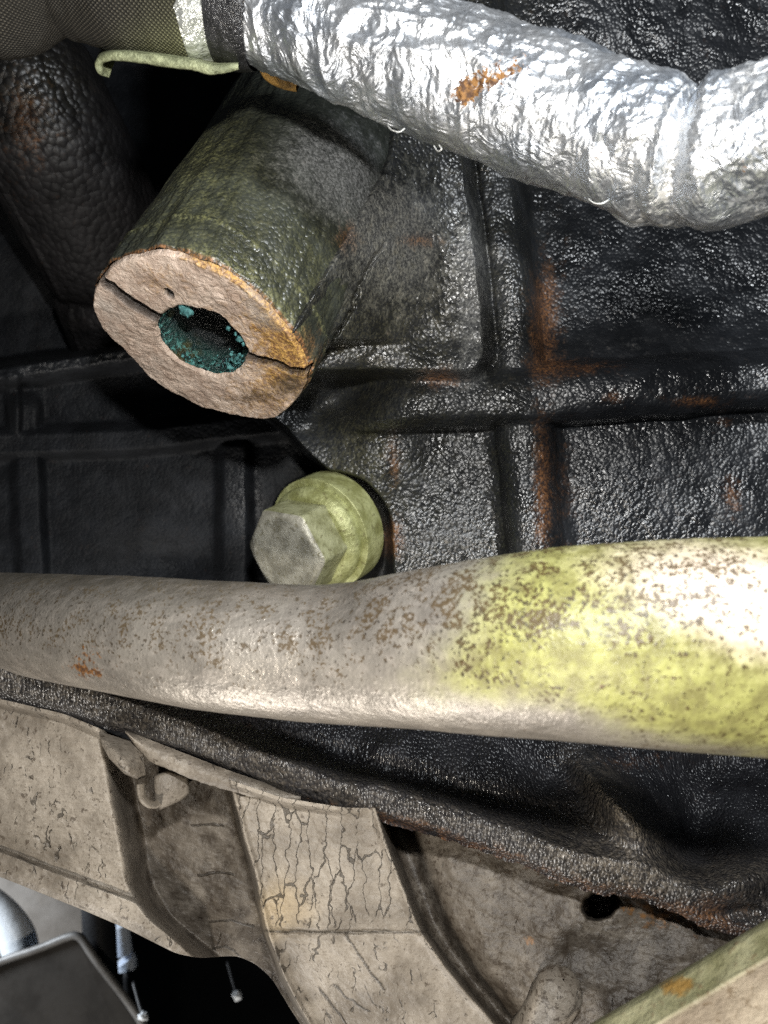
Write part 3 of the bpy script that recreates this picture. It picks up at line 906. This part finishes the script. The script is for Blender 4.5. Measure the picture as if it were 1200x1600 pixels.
pat = {'yellow': np.clip(1.0 * ss(560, 860, x_ + 140 * (hrel - .4)) * ss(1.02, .62, hrel - .22 * ss(800, 1150, x_)), 0, 1),
       'pink_highlight': 1.05 * gs(x_, y_, 1130, 915, 200, 70, 10) + .8 * gs(x_, y_, 1230, 970, 130, 70),  # pale highlight painted on the right end of the pipe
       'speck': np.clip(.95 * ss(540, 640, x_) * ss(.62, .3, hrel - .25 * ss(600, 750, x_) * ss(900, 750, x_)) * ss(1250, 1000, x_) + .55 * ss(700, 500, x_) * ss(.95, .5, hrel)
                        + .85 * gs(x_, y_, 780, 1030, 60, 14, 40) + .55 * gs(x_, y_, 870, 1080, 130, 22, 18) + .3 * ss(900, 1000, x_) + .75 * gs(x_, y_, 630, 975, 60, 40) + .25, 0, 1),
       'rust': 1.0 * gs(x_, y_, 135, 1035, 26, 30, 30) + .8 * gs(x_, y_, 150, 1052, 60, 8, 12) + .5 * gs(x_, y_, 355, 925, 9, 9),
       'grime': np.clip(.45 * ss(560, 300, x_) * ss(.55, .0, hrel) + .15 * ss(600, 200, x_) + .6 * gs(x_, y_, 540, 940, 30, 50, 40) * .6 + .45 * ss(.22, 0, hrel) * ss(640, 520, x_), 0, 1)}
pp = obj('coolant_pipe', Vp, gfaces(len(xs), MP, True), M_PIPE, None, pat)
tag(pp, 'thick dull metal pipe with yellow-green residue and brown specks crossing the middle', 'pipe')

# ================================================================== BLACK SUMP CASTING below the pipe
E_pts = [(-260, 1010), (0, 1078), (100, 1103), (200, 1138), (300, 1172), (400, 1212), (500, 1252), (560, 1270), (620, 1290), (700, 1312), (800, 1347), (900, 1387), (950, 1398), (1000, 1402), (1050, 1424),
         (1100, 1452), (1200, 1470), (1500, 1520)]
xs = np.linspace(-260, 1500, 560); vs_ = np.linspace(0, 1, 200)
X, Vv = np.meshgrid(xs, vs_)
Es = ips(X, E_pts, 12) + 13 * ss(600, 540, X)
Eb = Es + 9 * (fbm(X / 22, X * 0 + 3, 3, 2) - .5) + 5 * (fbm(X / 6, X * 0 + 8, 2, 4) - .5)
top = ips(X, [(-260, 900), (0, 940), (500, 1000), (1000, 1020), (1500, 1040)])
Y = lerp(top, Eb, np.minimum(Vv / .9, 1.0))
tail = np.clip((Vv - .9) / .1, 0, 1)
dist = np.maximum(Es - Y, 0)
D = ips(X, [(-260, 172), (0, 172), (500, 168), (800, 163), (1100, 158), (1500, 152)])
D = D + .17 * np.clip(dist - 55, 0, 400) + 3.0 * ss(60, 10, dist) * 0
D = D - 2.2 * np.exp(-((dist - 45) / 26) ** 2) + 34.0 * tail ** 1.2 + 2.5 * ss(14, 0, dist)
Y = Y - 4 * tail
wob = fbm(X / 90, Y / 90, 4, 6) - .5
D = D + 5 * wob * ss(0, 120, dist)
# raised oblong and hollows at the right
D = D - 12 * gs(X, Y, 965, 1258, 78, 28, 52) + 8 * gs(X, Y, 1120, 1200, 120, 50, 5) + 9 * gs(X, Y, 1080, 1300, 60, 70, 0) - 7 * gs(X, Y, 1160, 1370, 70, 30, -8)
D = D + 6 * gs(X, Y, 1160, 1420, 60, 22, 0) + 4.5 * gs(X, Y, 860, 1220, 50, 60, 0) + 5 * gs(X, Y, 640, 1215, 260, 26, 17)
D = D + .5 * (fbm(X / 7 + Y / 14, Y / 7, 3, 3) - .5)
edge = ss(34, 6, dist)
att = {'rust': .42 * edge * ss(380, 560, X) + .55 * gs(X, Y, 1110, 1420, 60, 25) + .35 * gs(X, Y, 980, 1190, 70, 16),
       'dust_highlight': np.clip(.42 * ss(95, 40, dist) * ss(0, 22, dist) * (1 - .4 * ss(300, 600, X)) + 1.0 * gs(X, Y, 968, 1258, 84, 26, 52) + .5 * gs(X, Y, 1150, 1365, 70, 26, -8) + .35 * gs(X, Y, 960, 1340, 120, 50, 25), 0, 1),  # dust along the edge; highlight on the raised oblong is painted in
       'grey': .22 * gs(X, Y, 780, 1210, 120, 60)}
pan = obj('sump_flange', P(X, Y, D), gfaces(200, 560), M_PAN, None, att)
tag(pan, 'rough black lumpy casting edge running just under the pipe', 'engine casting')

# ================================================================== GREY RIBBED COVER
cover = empty('ribbed_cover', P(420, 1420, 172), 'beige-grey ribbed cast cover with cracked paint at the bottom', 'cover')
T_pts = [(-260, 1022), (0, 1092), (100, 1115), (160, 1140), (230, 1168), (350, 1215), (440, 1246), (540, 1262), (620, 1262), (800, 1300), (1000, 1360), (1500, 1450)]
B_pts = [(-260, 1290), (0, 1370), (125, 1420), (200, 1452), (275, 1490), (312, 1497), (370, 1493), (400, 1506), (427, 1530), (450, 1572), (470, 1600), (500, 1660), (540, 1780), (1500, 1800)]
xs = np.linspace(-260, 1500, 680); vs_ = np.linspace(0, 1, 330)
X, Vv = np.meshgrid(xs, vs_)
Tt = ips(X, T_pts, 8); Bt = ips(X, B_pts, 7)
Y = lerp(Tt, Bt, np.clip((Vv - .03) / .94, 0, 1))
ft = np.clip((.03 - Vv) / .03, 0, 1); fb = np.clip((Vv - .97) / .03, 0, 1)
jx = 5 * (fbm(X / 60, Y / 60, 3, 1) - .5)
xl = ips(Y, [(1000, 150), (1150, 165), (1250, 182), (1380, 205), (1430, 232), (1500, 320), (1800, 520)], 10) + jx      # right edge of left panel
xe = ips(Y, [(1000, 305), (1230, 358), (1330, 385), (1455, 414), (1530, 440), (1600, 478), (1800, 600)], 10) + jx        # bright ridge
xq = ips(Y, [(1000, 520), (1275, 596), (1360, 625), (1450, 660), (1530, 716), (1600, 778), (1800, 940)], 8) + jx         # right edge of the rib
D = 173.0 - .012 * (X - 300) - .018 * (Y - 1300)
chan = ss(-12, 34, X - xl) * ss(5, -5, X - xe)
D = D + 24 * chan
ribm = ss(-5, 5, X - xe) * ss(7, -7, X - xq)
D = D - 3.5 * ribm
D = D + .05 * np.clip(Y - 1456, 0, 400) * ribm + 1.0 * np.exp(-((Y - 1456 - 4 * (fbm(X / 20, X * 0, 2, 3) - .5)) / 3.0) ** 2) * ribm
rightm = ss(-7, 9, X - xq)
D = D + rightm * (17 - .012 * (X - 700) + 5 * (fbm(X / 120, Y / 120, 3, 8) - .5) - .03 * (Y - 1300))
D = D + rightm * 6 * gs(X - xq, Y * 0, 22, 0, 24)
D = D - 1.4 * np.exp(-((X - xe - 5) / 6) ** 2) - 1.2 * np.exp(-((X - xq + 7) / 6) ** 2)        # bead along the ridges
# rolled bottom bead of the left panel
bin_ = ips(X, [(-260, 1250), (0, 1327), (100, 1365), (215, 1407), (300, 1480), (420, 1600)], 10)
bead = ss(-4, 6, Y - bin_) * ss(330, 250, X)
D = D - 3.2 * bead * ss(60, 30, Y - bin_)
hole = np.hypot((X - 942) / 1.05 + 26 * (fbm(X / 26, Y / 26, 3, 5) - .5), (Y - 1410) / .95 + 30 * (fbm(X / 24, Y / 24, 3, 9) - .5)) + 3
D = D + 22 * ss(34, 22, hole)
D = D + .4 * (fbm(X / 8, Y / 8, 3, 4) - .5) + 1.6 * (fbm(X / 70, Y / 70, 3, 7) - .5)
# lip at top, thickness at both borders
D = D - 6.0 * ss(16, 5, Y - Tt) * ss(600, 480, X) + 45 * ft + 7 * fb
line = np.maximum(np.exp(-((Y - 1456 - 5 * (fbm(X / 16, X * 0, 3, 3) - .5)) / 1.8) ** 2) * ribm,
                  np.exp(-((Y - bin_ - 3 - 6 * (fbm(X / 14, X * 0 + 4, 3, 5) - .5)) / 1.7) ** 2) * ss(300, 210, X) * ss(.35, .5, fbm(X / 40, X * 0 + 1, 2, 6)))
for pts in [[(312, 1367), (345, 1362), (365, 1367)], [(330, 1440), (360, 1438), (395, 1447)], [(335, 1482), (352, 1478), (375, 1492)], [(300, 1290), (330, 1288), (350, 1290)],
            [(500, 1545), (530, 1582), (560, 1640)], [(525, 1540), (545, 1560), (575, 1580)], [(540, 1460), (580, 1520), (600, 1545)]]:
    dd = seg_dist(X + 5 * (fbm(X / 9, Y / 9, 2, 2) - .5), Y + 5 * (fbm(X / 9, Y / 9, 2, 5) - .5), pts)
    line = np.maximum(line, ss(2.2, .8, dd))
att = {'cracks': np.clip(.30 * ss(8, -8, X - xl) + .62 * ribm * ss(1490, 1400, Y) + .30 * ribm, 0, 1), 'line': line,
       'pits': np.clip(.55 * ss(8, -8, X - xl) + .95 * rightm + .35 * ribm, 0, 1),
       'grime': np.clip(1.0 * chan + .85 * rightm * ss(70, 15, X - xq) + .6 * ss(58, 26, hole) + .45 * rightm * ss(700, 900, X) + .6 * rightm + .30 * ss(22, 0, Y - Tt) * rightm, 0, 1),  # channel and band beside the rib painted as shade, the rest grime
       'rust': .8 * gs(X, Y, 830, 1470, 18, 14) + .4 * rightm * ss(60, 0, Y - ips(X, E_pts, 12)) + .45 * gs(X, Y, 1010, 1440, 60, 40),
       'warm': .8 * gs(X, Y, 440, 1420, 60, 60) + .3 * gs(X, Y, 960, 1480, 160, 90)}
obj('cover_panel', P(X, Y, D), gfaces(330, 680), M_COVER, cover, att)


def zero_attr(V, **k):
    n_ = np.asarray(V).reshape(-1, 3).shape[0]
    a = {q: np.zeros(n_) for q in ('cracks', 'line', 'pits', 'grime', 'rust', 'warm')}
    for q, v_ in k.items(): a[q] = np.full(n_, v_)
    return a


# moulded tab with a clip block and a small curled tongue in the channel
uu, vv = np.meshgrid(np.linspace(0, 1, 60), np.linspace(0, 1, 50))
gx = lerp(154, 222, uu) + 6 * vv
gy = ips(gx, [(150, 1140), (230, 1168), (312, 1198)]) + vv * ip(uu, [(0, 22), (.15, 38), (.5, 54), (.8, 56), (1, 46)])
gd = 172 - 9 * np.sin(np.clip(vv, 0, 1) * math.pi * .62) * np.sin(math.pi * np.clip(.12 + .76 * uu, 0, 1)) + 14 * ss(.93, 1, vv) + .6 * (fbm(gx / 8, gy / 8, 3, 3) - .5)
Vt = P(gx, gy, gd)
obj('moulded_tab', Vt, gfaces(50, 60), M_COVER, cover, zero_attr(Vt, cracks=.1, pits=.4, grime=.25))
lx = np.linspace(196, 470, 160); lv = np.linspace(0, 1, 26)
LX, LV = np.meshgrid(lx, lv)
lt = ips(LX, T_pts, 8) - 14
lh_ = ip(LX, [(196, 4), (232, 34), (300, 36), (380, 30), (440, 22), (470, 15)]) + 4 * (fbm(LX / 14, LX * 0, 3, 4) - .5)
LY = lt + lh_ * np.clip(LV / .8, 0, 1)
LD = 170.0 - .012 * (LX - 300) + 3.0 * ss(380, 470, LX) - 2.0 * np.sin(np.clip(LV / .8, 0, 1) * math.pi * .75) + 9 * np.clip((LV - .8) / .2, 0, 1) + .5 * (fbm(LX / 9, LY / 9, 3, 2) - .5)
Vq = P(LX, LY, LD)
at_ = zero_attr(Vq, pits=.55, cracks=.1)
at_['grime'] = np.clip(.15 + .45 * ss(.45, 0, LV), 0, 1)
obj('top_lip', Vq, gfaces(26, 160), M_COVER, cover, at_)
bxo = np.array([(240, 1212), (262, 1204), (294, 1214), (297, 1240), (282, 1252), (250, 1266), (241, 1256)], float)
cb = bxo.mean(0); rows = []
for k_, dz in ((0.0, 0.0), (.80, 0.0), (.93, .5), (1.0, 1.6), (1.0, 16.0)):
    q = cb + (bxo - cb) * k_
    q = np.repeat(q, 1, 0)
    rows.append(P(q[:, 0], q[:, 1], 172 + .05 * (q[:, 0] - 240) + dz))
Vk = np.array(rows)
obj('clip_block', Vk, gfaces(5, 7, True), M_COVER, cover, zero_attr(Vk, grime=.7, pits=.4))
cp = spline([(213, 1226, 168), (214, 1238, 167), (218, 1252, 166), (230, 1262, 166), (244, 1263, 167), (252, 1258, 168)], 50)
tg_ = unit(np.gradient(cp[:, :2], axis=0)); nn_ = np.stack([tg_[:, 1], -tg_[:, 0]], -1)
w_ = ip(np.linspace(0, 1, 50), [(0, 5), (.5, 4), (1, 2)])
q0 = P(cp[:, 0], cp[:, 1], cp[:, 2]); q1 = P(cp[:, 0] + nn_[:, 0] * w_, cp[:, 1] + nn_[:, 1] * w_, cp[:, 2])
q2 = P(cp[:, 0] + nn_[:, 0] * (w_ + 9), cp[:, 1] + nn_[:, 1] * (w_ + 9), cp[:, 2] + 5); q3 = P(cp[:, 0] + 1, cp[:, 1], cp[:, 2] + 9)
Vc = np.stack([q3, q0, q1, q2], 1)
obj('curled_tongue', Vc, gfaces(50, 4), M_COVER, cover, zero_attr(Vc, warm=.3, grime=.4))

# short rounded stud
SCn = P(842, 1610, 172.0); STp = P(884, 1523, 163.0)
sax = unit(STp - SCn); L_ = np.linalg.norm(STp - SCn) / MM
su = unit(np.cross(sax, [0, 1, 0])); sv = np.cross(sax, su)
prof = [(-4, 6.2), (0, 5.9), (L_ * .5, 5.3), (L_ * .75, 5.0)] + [(L_ * .75 + 3.4 * math.sin(a), 5.0 * math.cos(a) ** .8) for a in np.linspace(.15, 1.55, 12)]
Vs = lathe(SCn, sax, su, sv, prof, 60, lambda a, t_: 1 + .10 * (fbm(20 + 3 * np.cos(a), 20 + 3 * np.sin(a) + t_ / 3, 3, 3) - .5) * 2)
obj('stud', Vs, gfaces(len(Vs), 60, True), M_COVER, cover, zero_attr(Vs, pits=.9, rust=.12))

# ================================================================== DIAGONAL BRACKET at the lower right
ends = spline([(820, 1660, 128), (930, 1596, 126), (1060, 1520, 123), (1200, 1436, 119), (1420, 1305, 113)], 200)
tg = unit(np.gradient(ends[:, :2], axis=0)); nn = np.stack([-tg[:, 1], tg[:, 0]], -1)
profile = [(2, 26), (-1, 12), (0, 4), (4, 1.4), (10, .2), (30, -2.2), (44, -4.0), (50, -4.8), (56, -5.0), (64, -4.6), (90, -3.6), (140, -2.6), (200, -2.0), (290, -1.5), (300, -1), (304, 3), (302, 14)]
pf = np.array(profile, float)
qs = np.interp(np.linspace(0, len(pf) - 1, 120), np.arange(len(pf)), pf[:, 0]); qd = np.interp(np.linspace(0, len(pf) - 1, 120), np.arange(len(pf)), pf[:, 1])
X = ends[:, None, 0] + nn[:, None, 0] * qs; Y = ends[:, None, 1] + nn[:, None, 1] * qs
Dd = ends[:, None, 2] + qd + .5 * (fbm(X / 30, Y / 30, 3, 5) - .5)
Vb = P(X, Y, Dd)
strip = ss(62, 46, qs)[None] * np.ones((200, 1))
g = G('stained_bracket_metal')
n1 = g.noise(90, 5, .65); n2 = g.noise(600, 4, .65)
col = g.mix(g.step(n1, .3, .7), (.22, .18, .135), (.34, .29, .22))
gr_ = g.mix(g.step(n1, .35, .65), (.10, .10, .045), (.21, .205, .12))
col = g.mix(g.math('MULTIPLY', g.attr('green'), .9), col, gr_)
col = g.mix(g.math('MULTIPLY', g.step(n2, .55, .70), .75), col, (.11, .075, .04))
col = g.mix(g.patch(g.attr('rust'), 250, .5, .75), col, (.17, .10, .025))
M_BRK = g.set(color=col, rough=.6, normal=g.bump(g.math('ADD', n1, n2), .0006), spec=.4)
bk = obj('bracket_arm', Vb, gfaces(200, 120), M_BRK, None, {'green': strip, 'rust': .8 * gs(X, Y, 1060, 1540, 40, 25) * strip})
tag(bk, 'beige metal arm with greenish edge slanting up at the lower right', 'bracket')

# ================================================================== THINGS IN THE GAP at the lower left
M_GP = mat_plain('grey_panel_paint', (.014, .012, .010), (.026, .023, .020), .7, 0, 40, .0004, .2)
M_GE = mat_plain('bare_panel_edge', (.09, .085, .08), (.17, .165, .16), .5, .1, 60, .0004)
M_WH = mat_plain('white_plastic', (.72, .76, .80), (.82, .85, .88), .35, 0, 30, .0006)
M_BK = mat_plain('black_post', (.008, .008, .009), (.016, .016, .018), .5, 0, 60, .0004)
M_BRN = mat_plain('dusty_floor_sheet', (.16, .14, .12), (.26, .235, .21), .8, 0, 26, .001)


def slab(name, pts, depths, thick, mat, parent=None):
    """flat plate: picture-plane outline at given depths, real thickness, slightly bevelled rim"""
    p = np.array(pts, float); n_ = len(p); c = p.mean(0)
    q = c + (p - c) * .985
    dd = np.array(depths, float)
    f_in = P(q[:, 0], q[:, 1], dd); f_out = P(p[:, 0], p[:, 1], dd + 1.2)
    bk_ = f_out + np.array([0, thick * MM, 0])
    V_ = np.vstack([f_in, f_out, bk_]); F_ = [tuple(range(n_))]
    for i in range(n_):
        j = (i + 1) % n_
        F_ += [(i, j, n_ + j, n_ + i), (n_ + i, n_ + j, 2 * n_ + j, 2 * n_ + i)]
    F_.append(tuple(range(2 * n_, 3 * n_))[::-1])
    return obj(name, V_, F_, mat, parent, smooth=False)


gp = empty('lower_panel', P(60, 1640, 385), 'dark flat panel with pale rim seen through the lower left gap', 'panel')
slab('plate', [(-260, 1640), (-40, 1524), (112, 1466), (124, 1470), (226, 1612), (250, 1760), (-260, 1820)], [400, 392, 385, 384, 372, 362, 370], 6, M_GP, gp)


def rod(name, pts, r_, mat, parent=None, n=40, m2=20):
    c = spline(pts, n)
    Cc = P(c[:, 0], c[:, 1], c[:, 2])
    prof_ = np.full((n, m2), float(r_)); prof_[0] = prof_[-1] = .01; prof_[1] *= .8; prof_[-2] *= .8
    return obj(name, sweep(Cc, prof_ * MM, m2), gfaces(n, m2, True), mat, parent)


rod('rim', [(-260, 1636, 398), (-40, 1520, 390), (60, 1482, 386), (112, 1462, 383), (128, 1468, 382), (150, 1500, 379), (226, 1606, 371), (252, 1700, 362)], 1.9, M_GE, gp, 80)
wt = rod('white_hose', [(-160, 1330, 430), (-40, 1400, 428), (16, 1448, 426), (34, 1500, 424), (36, 1620, 420)], 9.5, M_WH, None, 80, 32)
tag(wt, 'bright white tube curving down behind the dark panel', 'tube')
ps = rod('dark_post', [(150, 1330, 410), (154, 1430, 408), (160, 1560, 404), (170, 1760, 400)], 8.5, M_BK, None, 60, 32)
tag(ps, 'black upright post between white tube and blue-white fittings', 'post')
cn = empty('cable_fitting', P(195, 1530, 430), 'small blue-white fitting beside the black post', 'fitting')
M_BW = mat_plain('blue_white_plastic', (.50, .58, .72), (.70, .76, .85), .35, 0, 60, .0005)
rod('fitting_body', [(188, 1440, 430), (191, 1470, 430), (194, 1492, 430)], 5.0, M_BW, cn, 30, 20)
rod('fitting_end', [(194, 1498, 430), (197, 1504, 430), (198, 1512, 430)], 6.0, M_BW, cn, 24, 20)
rod('cable', [(198, 1514, 431), (202, 1560, 432), (214, 1660, 434)], 2.4, M_BK, cn, 24, 12)
for (x, y, lab, d0) in [(371, 1556, 'tiny bright screw head in the dark gap beside the cover rim', 400), (224, 1588, 'tiny bright screw head at the panel corner', 362)]:
    sh = empty('screw', P(x, y, d0), lab, 'screw')
    hdv = blob(P(x, y, d0), 2.4 * MM, int(x), 12)
    obj('screw_head', hdv, gfaces(12, 16, True), M_WH, sh)
    rod('shank', [(x - 1, y - 2, d0 + 1), (x - 8, y - 26, d0 + 8), (x - 16, y - 56, d0 + 16)], 1.0, M_BK, sh, 20, 12)
sheet = slab('floor_sheet', [(-330, 1240), (60, 1300), (190, 1380), (160, 1470), (-60, 1500), (-330, 1560)], [520, 520, 515, 500, 490, 490], 8, M_BRN)
tag(sheet, 'dusty brown-grey sheet behind the white tube in the gap', 'panel')
